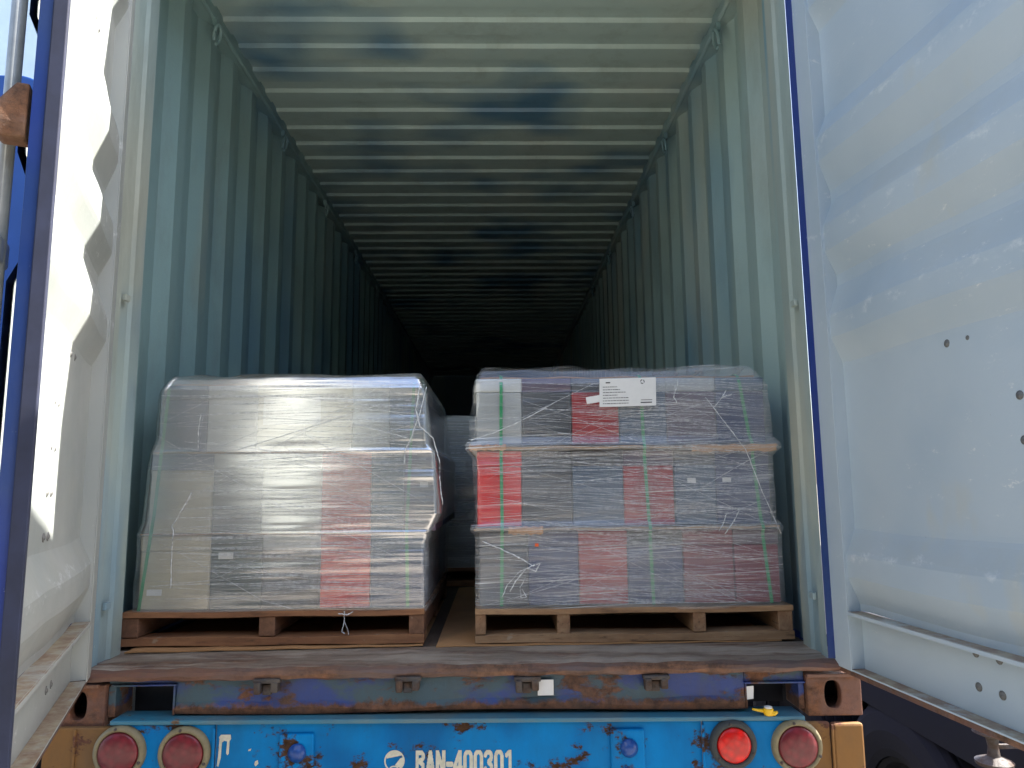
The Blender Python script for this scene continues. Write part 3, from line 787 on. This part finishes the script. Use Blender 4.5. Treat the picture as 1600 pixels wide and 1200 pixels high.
XLR = [(.10, .046), (.36, .047), (.381, .031), (.395, .031), (.41, .044), (.63, .040), (.655, .017), (.672, .014), (.70, .030), (.88, .036), (.93, .055)]
XRR = [(.10, 1.103), (.34, 1.104), (.381, 1.104), (.41, 1.086), (.63, 1.086), (.655, 1.112), (.672, 1.112), (.70, 1.090), (.88, 1.084), (.93, 1.055)]
wl = wrap('stretch_wrap', XLL, XRL, FRL, 1.09, .112, .913, 'film left', 'clear stretch wrap round the left load, with bright glare on its front', 3)
wr = wrap('stretch_wrap', XLR, XRR, FRR, 1.10, .114, .932, 'film right', 'clear stretch wrap round the right load, with white label on its front', 11)
XB = [(.1, -.335), (.9, -.335)]; XB2 = [(.1, .725), (.9, .725)]
wrap('stretch_wrap', XB, XB2, [(.1, 1.69), (.9, 1.69)], 1.08, .10, .893, 'film rear', 'streaky stretch wrap round the load seen deep in the gap', 21, amp=.002, fine=False)

# thin pulled strands in the film, too many and too fine to pick apart
def strands(parent, x0, x1, zlo, zhi, tab, n, seed, slopes):
    rr = random.Random(seed); mb = MB()
    for _ in range(n):
        L = rr.uniform(.12, .75)*(x1-x0); xa = rr.uniform(x0, x1-L*.6); xb = min(x1, xa+L); z = rr.uniform(zlo, zhi); sl_ = rr.gauss(*slopes)
        if rr.random() < .12: sl_ = rr.uniform(-.6, .6)
        m = 7; pts = []; bow = rr.uniform(-.006, .006)
        for k in range(m+1):
            t = k/m; x = xa+(xb-xa)*t; zz = min(max(z+sl_*(x-xa)+bow*math.sin(math.pi*t), zlo), zhi)
            pts.append((x, interp(tab, zz)-.0062+rr.uniform(-.0006, .0006), zz))
        r0 = rr.uniform(.0002, .00065)
        mb.tube(pts, [r0*(.3+.7*math.sin(math.pi*(k+.3)/(m+.6))) for k in range(m+1)], 4, cap=False)
    o = mb.build('film_strands', 'twist', parent, smooth=True); o['kind'] = 'stuff'
strands(wr, .05, 1.085, .13, .90, FRR, 420, 5, (-.07, .06))
wb_ = [o_ for o_ in COL.objects if o_.name == 'stretch_wrap.002'][0]
strands(wb_, -.32, .71, .13, .87, [(.1, 1.69), (.9, 1.69)], 420, 8, (.0, .02))
strands(wl, -1.07, -.13, .13, .89, FRL, 380, 6, (.0, .05))
# loose film folds, knots and tails lying on the wraps
def fold(pts, r, parent, label, name='film_fold', flatk=.35):
    P = [Vector(p) for p in pts]; out = []; rr = []
    for i in range(len(P)-1):
        m = 8
        for k in range(m):
            t = k/m; p = P[i].lerp(P[i+1], t)
            out.append(p+Vector((rnd.uniform(-.001, .001), rnd.uniform(-.0006, .0006), rnd.uniform(-.001, .001)))); rr.append(r*.72*rnd.uniform(.45, 1.25))
    out.append(P[-1]); rr.append(r*.5)
    mb = MB(); mb.tube(out, rr, 6)
    return mb.build(name, 'twist', parent, smooth=True, label=label)
yr = .235
fold([(.026, yr-.003, .690), (.12, yr, .720), (.24, yr, .775), (.33, yr, .825)], .0022, wr, 'twisted film band slanting up from the left corner')
fold([(.855, yr, .835), (.92, yr-.002, .745), (.985, yr-.005, .652), (1.04, yr, .50), (1.095, yr, .36)], .0022, wr, 'tight film band slanting down to the right edge')
fold([(.065, yr, .345), (.13, yr, .318), (.19, yr-.004, .29), (.235, yr-.008, .262), (.262, yr-.010, .27), (.246, yr-.014, .245), (.215, yr-.012, .255), (.180, yr-.01, .215), (.158, yr-.01, .178)], .0035, wr, 'knotted loose film')
fold([(.20, yr-.008, .185), (.214, yr-.014, .16), (.196, yr-.014, .158), (.192, yr-.008, .19), (.212, yr-.01, .225)], .0024, wr, None)
fold([(.235, yr-.008, .262), (.19, yr-.01, .244), (.15, yr-.006, .20), (.13, yr-.004, .155)], .0022, wr, None)
for a, b in (((.748, .88), (.742, .835)), ((.742, .835), (.752, .815)), ((.76, .90), (.75, .86)), ((.93, .86), (.885, .80)), ((.95, .845), (.91, .835)), ((.955, .44), (.90, .36)), ((.91, .43), (.88, .37))):
    fold([(a[0], yr, a[1]), ((a[0]+b[0])/2+.003, yr-.002, (a[1]+b[1])/2), (b[0], yr, b[1])], .0024, wr, None)
yl_ = .240
fold([(-.152, yl_, .885), (-.165, yl_-.006, .80), (-.150, yl_-.008, .74), (-.105, yl_, .70), (-.082, yl_, .62), (-.080, yl_-.004, .55), (-.070, yl_, .47)], .0030, wl, 'white film rope down the right corner')
fold([(-.128, yl_, .88), (-.150, yl_-.004, .79), (-.185, yl_-.006, .69), (-.203, yl_, .655), (-.205, yl_, .61)], .0024, wl, None)
fold([(-.915, yl_, .66), (-.918, yl_, .72), (-.912, yl_, .79)], .0018, wl, None)
fold([(-.93, yl_, .52), (-.955, yl_, .47), (-.992, yl_, .405), (-.985, yl_, .39), (-.988, yl_, .33), (-.985, yl_, .20)], .0024, wl, 'crinkled white film seam over the beige case')
fold([(-.40, yl_-.002, .118), (-.398, yl_-.010, .085), (-.405, yl_-.012, .055), (-.395, yl_-.012, .048)], .0028, wl, 'loose film tail hanging over the pallet')
fold([(-.398, yl_-.010, .085), (-.385, yl_-.012, .060), (-.382, yl_-.012, .045)], .0022, wl, None)
fold([(-.42, yl_-.004, .112), (-.39, yl_-.008, .108), (-.37, yl_-.006, .118)], .003, wl, None)
fold([(-.388, yl_, .755), (-.30, yl_, .73), (-.19, yl_, .70)], .0014, wl, None)

# paper label on the right wrap; printed lines, recycling mark; (code left out)
lab = thing('paper_label', 'white paper label with printed lines on the right wrapped load', 'label', None, (.580, .232, .855))
lf = lambda x, y, z: (x*math.cos(R(1.0))-z*math.sin(R(-1.2)), y, z*math.cos(R(1))+x*math.sin(R(1.2)))
MB().box(-.100, .100, 0, .0012, -.050, .050).build('paper', 'white', lab, fn=lf)
mb = MB()
for j in range(7):
    z = .020-j*.0098; x = -.088
    if j == 0: L_ = .03
    L = (.05, .06, .080, .052, .090, .092, .090)[j]
    xe = x+L
    while x < xe:
        w = rnd.uniform(.004, .013); mb.box(x, min(x+w, xe), -.0005, -.0001, z-.0012, z+.0012, fn=lf); x += w+.0018
mb.box(.046, .086, -.0005, -.0001, -.030, -.028, fn=lf)
mb.box(-.078, -.062, -.0005, -.0001, .033, .0375, fn=lf)
mb.box(.045, .085, -.0005, -.0001, -.040, -.036, fn=lf)
tag(mb.build('printed_lines', 'ink', lab), kind='stuff')
mb = MB()
for k in range(3):
    a = R(90+120*k); b = R(90+120*(k+1)-32)
    pts = [(.052+.008*math.cos(t), 0, .036+.008*math.sin(t)) for t in np.linspace(a, b, 6)]
    A = [(x, -.0005, z) for x, _, z in pts]; Bq = [(.052+(x-.052)*.6, -.0005, .036+(z-.036)*.6) for x, _, z in pts]
    mb.strip([lf(*p) for p in A], [lf(*p) for p in Bq])
tag(mb.build('recycling_mark', 'ink', lab), kind='stuff')
# label seen through the left film
lab2 = thing('paper_label', 'pale printed label almost lost in glare under the left wrap', 'label', None, (-.60, .2525, .800))
MB().box(-.10, .10, 0, .0012, -.048, .048).build('paper', 'white', lab2)
mb = MB()
for j in range(6):
    x = -.09; z = .02-j*.010
    while x < -.005:
        w = rnd.uniform(.004, .013); mb.box(x, x+w, -.0005, -.0001, z-.0013, z+.0013); x += w+.002
tag(mb.build('printed_lines', 'ink', lab2), kind='stuff')
st = bx('tape_scrap', 'white', None, -.025, .025, 0, .0012, -.012, .012); st.location = (.458, .234, .830); st.rotation_euler = (0, R(-9), 0)
tag(st, 'torn strip of pale tape just left of the white label', 'tape')
st = bx('sticker', 'plasticyellow', None, -.006, .006, 0, .001, -.005, .005); st.location = (.252, .240, .330)
st.data.materials.clear(); M['orange'] = flat('orange sticker', (.85, .12, .01), .5); st.data.materials.append(M['orange'])
tag(st, 'tiny orange sticker on the lower part of the right load', 'sticker')

# ------------------------------------------------------------------ trailer chassis under the container
ch = thing('trailer_chassis', 'bright blue trailer tail beam with red lamps under the container', 'trailer')
TLT = lambda x, y, z: (x, y, z-.0085*x)
mb = MB().box(-1.02, 1.03, -.042, .06, -.160, -.147, fn=TLT); mb.build('beam_lip', 'chassislip', ch, bevel=.003)
bx('beam_plate', 'chassis', ch, -.714, .722, -.026, -.014, -.52, -.1615, .001, TLT)
bx('end_plate', 'chassis', ch, -.985, -.718, -.034, -.014, -.52, -.1615, .002, TLT)
bx('end_plate', 'chassis', ch, .726, 1.035, -.034, -.014, -.52, -.1615, .002, TLT)
bx('marker_panel', 'yellow', ch, -1.215, -.987, -.034, -.014, -.52, -.168, .004, TLT, 'faded orange yellow end panel')
bx('marker_panel', 'yellow', ch, 1.037, 1.106, -.034, -.014, -.52, -.168, .004, TLT, 'faded orange yellow end panel')
bx('marker_panel', 'yellow', ch, 1.112, 1.205, -.040, -.014, -.52, -.170, .007, TLT, 'faded orange yellow end panel')
for a, b, y in ((-.722, -.714, -.040), (.720, .728, -.040), (1.105, 1.1115, -.046), (-1.125, -1.117, -.040)):
    bx('weld_seam', 'yellow' if abs(a) > 1 else 'chassis', ch, a, b, y, y+.0055, -.52, -.171, .002, TLT)
mb = MB()
for sx in (-1, 1): mb.box(sx*.45-.07, sx*.45+.07, -.012, 12, -.50, -.162)
for y in (1.5, 4, 7, 10): mb.box(-1.15, 1.15, y, y+.12, -.45, -.168)
mb.build('chassis_frame', 'dark', ch)
def lamp(x, z, ring_r, lens_r, ringm, lensm, lab_):
    o = bpy.data.objects.new('tail_lamp', None); COL.objects.link(o); o.parent = ch; o.location = (x, -.034, z); o['label'] = lab_
    mb = MB(); mb.lathe([(ring_r+.001, .0), (ring_r, -.012), (ring_r-.004, -.018), (lens_r+.006, -.021), (lens_r+.001, -.017), (lens_r, -.006)], 48)
    mb.build('bezel', ringm, o, smooth=True)
    mb = MB(); mb.lathe([(lens_r, -.012), (lens_r*.985, -.019), (lens_r*.9, -.023), (lens_r*.6, -.0265), (lens_r*.3, -.0278), (0.0001, -.028)], 40)
    mb.build('lens', lensm, o, smooth=True)
    for k in range(3):
        a = R(90+120*k+8)
        mb = MB(); rr = (ring_r+lens_r)/2+.001
        mb.lathe([(.0045, -.017), (.0045, -.0215), (.003, -.0235), (.0001, -.024)], 10, (rr*math.cos(a), 0, rr*math.sin(a)))
        mb.build('screw', 'lug', o)
lamp(-.987, -.226, .0745, .0585, 'bezel', 'lensdark', 'dull maroon lamp at the far left in a cream bezel')
lamp(-.800, -.232, .0745, .0585, 'bezel', 'lensdark', 'dull maroon lamp next to the white paint drip')
lamp(.811, -.232, .069, .050, 'bezelblack', 'lensred', 'bright red lamp in a black ring')
lamp(1.001, -.240, .0745, .0585, 'bezel', 'lensdark', 'dull maroon lamp against the orange end panel')
# bolted brackets
for x, z in ((-.477, -.184), (.498, -.186)):
    mb = MB(); mb.box(x-.050, x+.052, -.038, -.0262, z-.16, z); o = mb.build('bracket', 'chassis', ch, bevel=.008)
    mb = MB(); mb.lathe([(.026, 0), (.026, -.006), (.020, -.010), (.017, -.016), (.009, -.019), (.0001, -.019)], 20, (x+.004, -.038, z-.052)); mb.build('plug', 'bluetruck', o, smooth=True)
    mb = MB(); mb.lathe([(.010, 0), (.010, -.014), (.0001, -.016)], 6, (x-.004, -.038, z-.115)); mb.build('bolt', 'bluetruck', o)
# number and mark : stencilled glyphs, each stroke a path in a .5 x 1 cell
def arc(cx_, cy_, rx, ry, a0, a1, n=10): return [(cx_+rx*math.cos(R(a0+(a1-a0)*k/n)), cy_+ry*math.sin(R(a0+(a1-a0)*k/n))) for k in range(n+1)]
GL = {'R': [[(.10, 0), (.10, 1)], [(.10, .92), (.25, .92)]+arc(.25, .75, .17, .17, 90, -90, 8)+[(.10, .52)], [(.24, .52), (.40, .40), (.41, 0)]],
      'A': [[(.08, 0), (.25, .98)], [(.25, .98), (.42, 0)], [(.14, .28), (.36, .28)]],
      'N': [[(.09, 0), (.09, 1)], [(.41, 0), (.41, 1)], [(.09, .95), (.41, .05)]],
      '-': [[(.06, .42), (.30, .42)]],
      '4': [[(.36, 0), (.36, 1)], [(.36, .96), (.06, .26)], [(.04, .26), (.46, .26)]],
      '0': [arc(.25, .72, .16, .21, 0, 180)+arc(.25, .28, .16, .21, 180, 360)+[(.41, .72)]],
      '3': [arc(.24, .73, .16, .19, 165, -80, 10), arc(.24, .27, .16, .20, 80, -165, 10)],
      '1': [[(.30, 0), (.30, 1)], [(.12, .78), (.28, .92)]]}
def glyphs(body, x, z, h, w, parent, name, mat):
    mb = MB(); nx, ny = 20, 36; th = .082
    for ch_ in body:
        segs = [(p[i], p[i+1]) for p in GL[ch_] for i in range(len(p)-1)]
        for j in range(ny):
            v = (j+.5)/ny; run = None
            for i in range(nx+1):
                u = (i+.5)/nx*.5; ins = False
                if i < nx:
                    for (ax, ay), (bx_, by_) in segs:
                        dx, dy = bx_-ax, (by_-ay); L2 = dx*dx+dy*dy
                        t = max(0, min(1, ((u-ax)*dx+(v-ay)*dy)/L2)) if L2 else 0
                        if math.hypot(u-ax-t*dx, (v-ay-t*dy)*.8) < th: ins = True; break
                if ins and run is None: run = i
                if not ins and run is not None:
                    xa = x+w*run/nx; xb = x+w*i/nx; za = z+h*j/ny; zb_ = z+h*(j+1)/ny
                    mb.add([TLT(xa, -.0272, za), TLT(xb, -.0272, za), TLT(xb, -.0272, zb_), TLT(xa, -.0272, zb_)], [(0, 1, 2, 3)]); run = None
        x += w*(.72 if ch_ == '-' else 1.06)
    return mb.build(name, mat, parent)
glyphs('RAN-400301', -.129, -.307, .067, .0285, ch, 'stencil_number', 'stencil')
mb = MB(); c0 = (-.190, -.0268, -.267); r0 = .030
pts = [(c0[0]+r0*math.cos(t), -.0268, c0[2]+r0*math.sin(t)) for t in np.linspace(0, 2*math.pi, 41)]
inn = [(c0[0]+r0*.86*math.cos(t), -.0268, c0[2]+r0*.86*math.sin(t)) for t in np.linspace(0, 2*math.pi, 41)]
mb.strip(pts, inn)
# top cap of the emblem, and the sweeping right limb
cap = [(c0[0]+r0*.86*math.cos(t), -.0268, c0[2]+r0*.86*math.sin(t)) for t in np.linspace(R(155), R(38), 14)]
chd = [(a[0], -.0268, c0[2]+r0*(.34+.18*(a[0]-c0[0])/r0)+.001) for a in cap]
mb.strip(cap, chd)
l1 = [(c0[0]+r0*.86*math.cos(t), -.0268, c0[2]+r0*.86*math.sin(t)) for t in np.linspace(R(22), R(-50), 12)]
l2 = [(c0[0]+r0*(.55-.5*k/11), -.0268, c0[2]+r0*(.22-.62*k/11)) for k in range(12)]
mb.strip(l1, l2)
arc1 = [(c0[0]-.001+.014*math.cos(t), -.0268, c0[2]-.022+.009*math.sin(t)) for t in np.linspace(R(20), R(200), 12)]
arc2 = [(c0[0]-.001+.010*math.cos(t), -.0268, c0[2]-.022+.005*math.sin(t)) for t in np.linspace(R(20), R(200), 12)]
mb.strip(arc1, arc2)
mb.build('round_emblem', 'stencil', ch)
# white paint drip
mb = MB()
def poly(P, y=-.0348): mb.add([(x, y, z) for x, z in P], [tuple(range(len(P)))])
poly([(-.706, -.193), (-.700, -.186), (-.672, -.186), (-.670, -.198), (-.676, -.206), (-.690, -.203), (-.700, -.210)], -.0270)
poly([(-.704, -.200), (-.696, -.200), (-.698, -.250), (-.704, -.275), (-.709, -.272), (-.706, -.245)], -.0274)
poly([(-.681, -.200), (-.674, -.200), (-.675, -.238), (-.679, -.243), (-.683, -.238)], -.0274)
poly([(-.618, -.228), (-.610, -.226), (-.612, -.232), (-.619, -.233)], -.0270)
poly([(-.598, -.262), (-.590, -.258), (-.588, -.268), (-.596, -.276), (-.600, -.270)], -.0270)
mb.build('paint_drip', 'stencil', ch)
# stickers, yellow tag
s = bx('sticker', 'white', None, .236, .284, -.0065, -.0055, -.095, -.050); tag(s, 'white square sticker on the rusty sill beam right of a lug', 'sticker')
mb = MB(); mb.add([(.872, .0, -.080), (.894, .0, -.0785), (.892, .0, -.116), (.872, .0, -.118)], [(0, 1, 2, 3)]); mb.add([(.872, .0012, -.080), (.894, .0012, -.0785), (.892, .0012, -.116), (.872, .0012, -.118)], [(0, 3, 2, 1)])
tag(mb.build('sticker', 'white'), 'pale sticker at the left end of the right sill pocket', 'sticker')
yt = thing('yellow_seal', 'yellow plastic bolt seal lying on the blue lip below the right pocket', 'seal', None, (.925, -.030, -.1545))
mb = MB(); mb.lathe([(.0001, 0), (.013, 0), (.015, .004), (.015, .017), (.012, .020), (.0001, .020)], 20, (0, 0, .0), 'z'); mb.build('seal_body', 'plasticyellow', yt, bevel=0)
mb = MB(); mb.lathe([(.0001, .0), (.0115, .0), (.0115, .004), (.0001, .0045)], 20, (0, 0, .0202), 'z'); mb.build('seal_cap', 'white', yt)
mb = MB(); mb.tube([(-.010, 0, .012), (-.03, .002, .013), (-.047, .006, .016)], [.006, .0045, .003], 8); mb.tube([(.0, -.004, .008), (.015, -.010, .007), (.024, -.006, .010)], [.007, .007, .004], 8)
mb.build('seal_pin', 'plasticyellow', yt, smooth=True)

# ------------------------------------------------------------------ neighbouring vehicles
# right: low trailer with wheels, standing in its own shade
nt_ = thing('parked_trailer', 'dark parked trailer with big tyre beyond the right door', 'trailer', None, (1.72, 0, GZ))
def wheel(x, y):
    o = bpy.data.objects.new('wheel', None); COL.objects.link(o); o.parent = nt_; o.location = (x, y, .52)
    pr = [(.30, .0), (.33, -.012), (.40, -.025), (.47, -.018), (.505, .0), (.52, .02)]
    for k in range(5): pr += [(.52, .03+.045*k), (.512, .034+.045*k), (.512, .042+.045*k), (.52, .046+.045*k)]
    pr += [(.505, .27), (.45, .29), (.33, .28), (.30, .27)]
    mb = MB(); mb.lathe(pr, 64, (0, 0, 0), 'x'); mb.build('tyre', 'tyredark', o)
    mb = MB(); mb.lathe([(.30, .01), (.28, .02), (.27, .07), (.13, .09), (.12, .02), (.0001, .02)], 32, (0, 0, 0), 'x'); mb.build('rim', 'trailersteel', o)
for y in (.78, 2.05, 3.32): wheel(.02, y)
mb = MB(); mb.box(.0, .30, -.05, 8.0, .98, 1.20); mb.box(.30, 2.2, -.05, .15, .98, 1.2); mb.box(.50, .56, -.05, 8.0, .30, .98); mb.box(1.9, 2.2, -.05, 8, .98, 1.2); mb.box(.3, 1.9, .15, 8, 1.10, 1.19)
mb.build('trailer_frame', 'trailersteel', nt_)
bx('side_marker_panel', 'chassis', nt_, -.055, .35, -.095, -.070, .50, 1.085, .010)
mb = MB(); mb.lathe([(.0001, -.050), (.050, -.050), (.052, -.040), (.018, -.026), (.014, .0), (.018, .026), (.052, .040), (.050, .050), (.0001, .050)], 24, (-.125, -.03, 1.145), 'z')
mb.box(-.125, .002, -.034, -.022, 1.139, 1.151); mb.build('lamp_bracket', 'lug', nt_)
# left: blue truck box, with a pale container behind it
def rbox(x0, x1, y0, y1, z0, z1, r, n=8):
    P = []
    for (c, a0) in (((x1-r, z1-r), 0), ((x0+r, z1-r), 90)):
        for k in range(n+1):
            t = R(a0+90*k/n); P.append((c[0]+r*math.cos(t), c[1]+r*math.sin(t)))
    P += [(x0, z0), (x1, z0)]
    mb = MB(); m = len(P)
    mb.add([(x, y0, z) for x, z in P]+[(x, y1, z) for x, z in P], [tuple(range(m)), tuple(range(m, 2*m))]+[(k, (k+1) % m, m+(k+1) % m, m+k) for k in range(m)])
    return mb
lt = thing('parked_truck', 'deep blue truck with rounded top corner beyond the left door', 'truck', None, (-2.64, 2.0, GZ))
rbox(-2.4, 0, 0, 2.2, .55, 4.50, .22).build('truck_body', 'bluetruck', lt, bevel=.01)
for x in (-2.15, -.3):
    mb = MB(); mb.lathe([(.25, -.12), (.45, -.14), (.5, -.10), (.5, .10), (.45, .14), (.25, .12)], 40, (x, 1.1, .5), 'x'); mb.build('tyre', 'tyre', lt)
    mb = MB(); mb.lathe([(.001, -.10), (.25, -.11), (.25, .11), (.001, .10)], 24, (x, 1.1, .5), 'x'); mb.build('rim', 'dark', lt)
mb = MB().box(-2.3, -.1, .2, 5.5, .45, .54); mb.build('truck_frame', 'dark', lt)
pc = thing('parked_container', 'pale blue container standing behind the parked blue truck', 'container', None, (-6.2, 7.5, GZ))
bx('container_body', 'paleblue', pc, -2.4, .62, 0, 6, 1.15, 9.0, .02)
bx('container_frame', 'dark', pc, -2.3, .5, .3, 5.8, 0, 1.148)
print('objects', len(bpy.data.objects))

# unseen dark building added behind the camera so the wraps mirror less bright ground
M['backdrop_paint'] = paint('dark green cladding', (.045, .07, .065), (.035, .06, .06), dirt_amt=.5, rough=.6)
wh = thing('added_backdrop', 'unseen dark green backdrop added across the yard for wraps and lamps to mirror', 'added backdrop', None, (0, -9, GZ))
mb = MB(); pts = []
for k in range(200):
    x = -20+k*.2; pts += [(x, 0), (x+.14, 0), (x+.16, .03), (x+.18, .03)]
mb.strip([(x, y, 0) for x, y in pts], [(x, y, 6.5) for x, y in pts]); mb.build('backdrop_cladding', 'backdrop_paint', wh)
bx('backdrop_core', 'dark', wh, -20, 19.9, -14, -.01, 0, 6.49)
for x in (-12, -4, 4, 12): bx('backdrop_roller_door', 'rod', wh, x-1.8, x+1.8, .035, .06, 0, 3.8)
bx('backdrop_canopy', 'dark', wh, -19, 19, .04, 2.2, 4.6, 4.75)
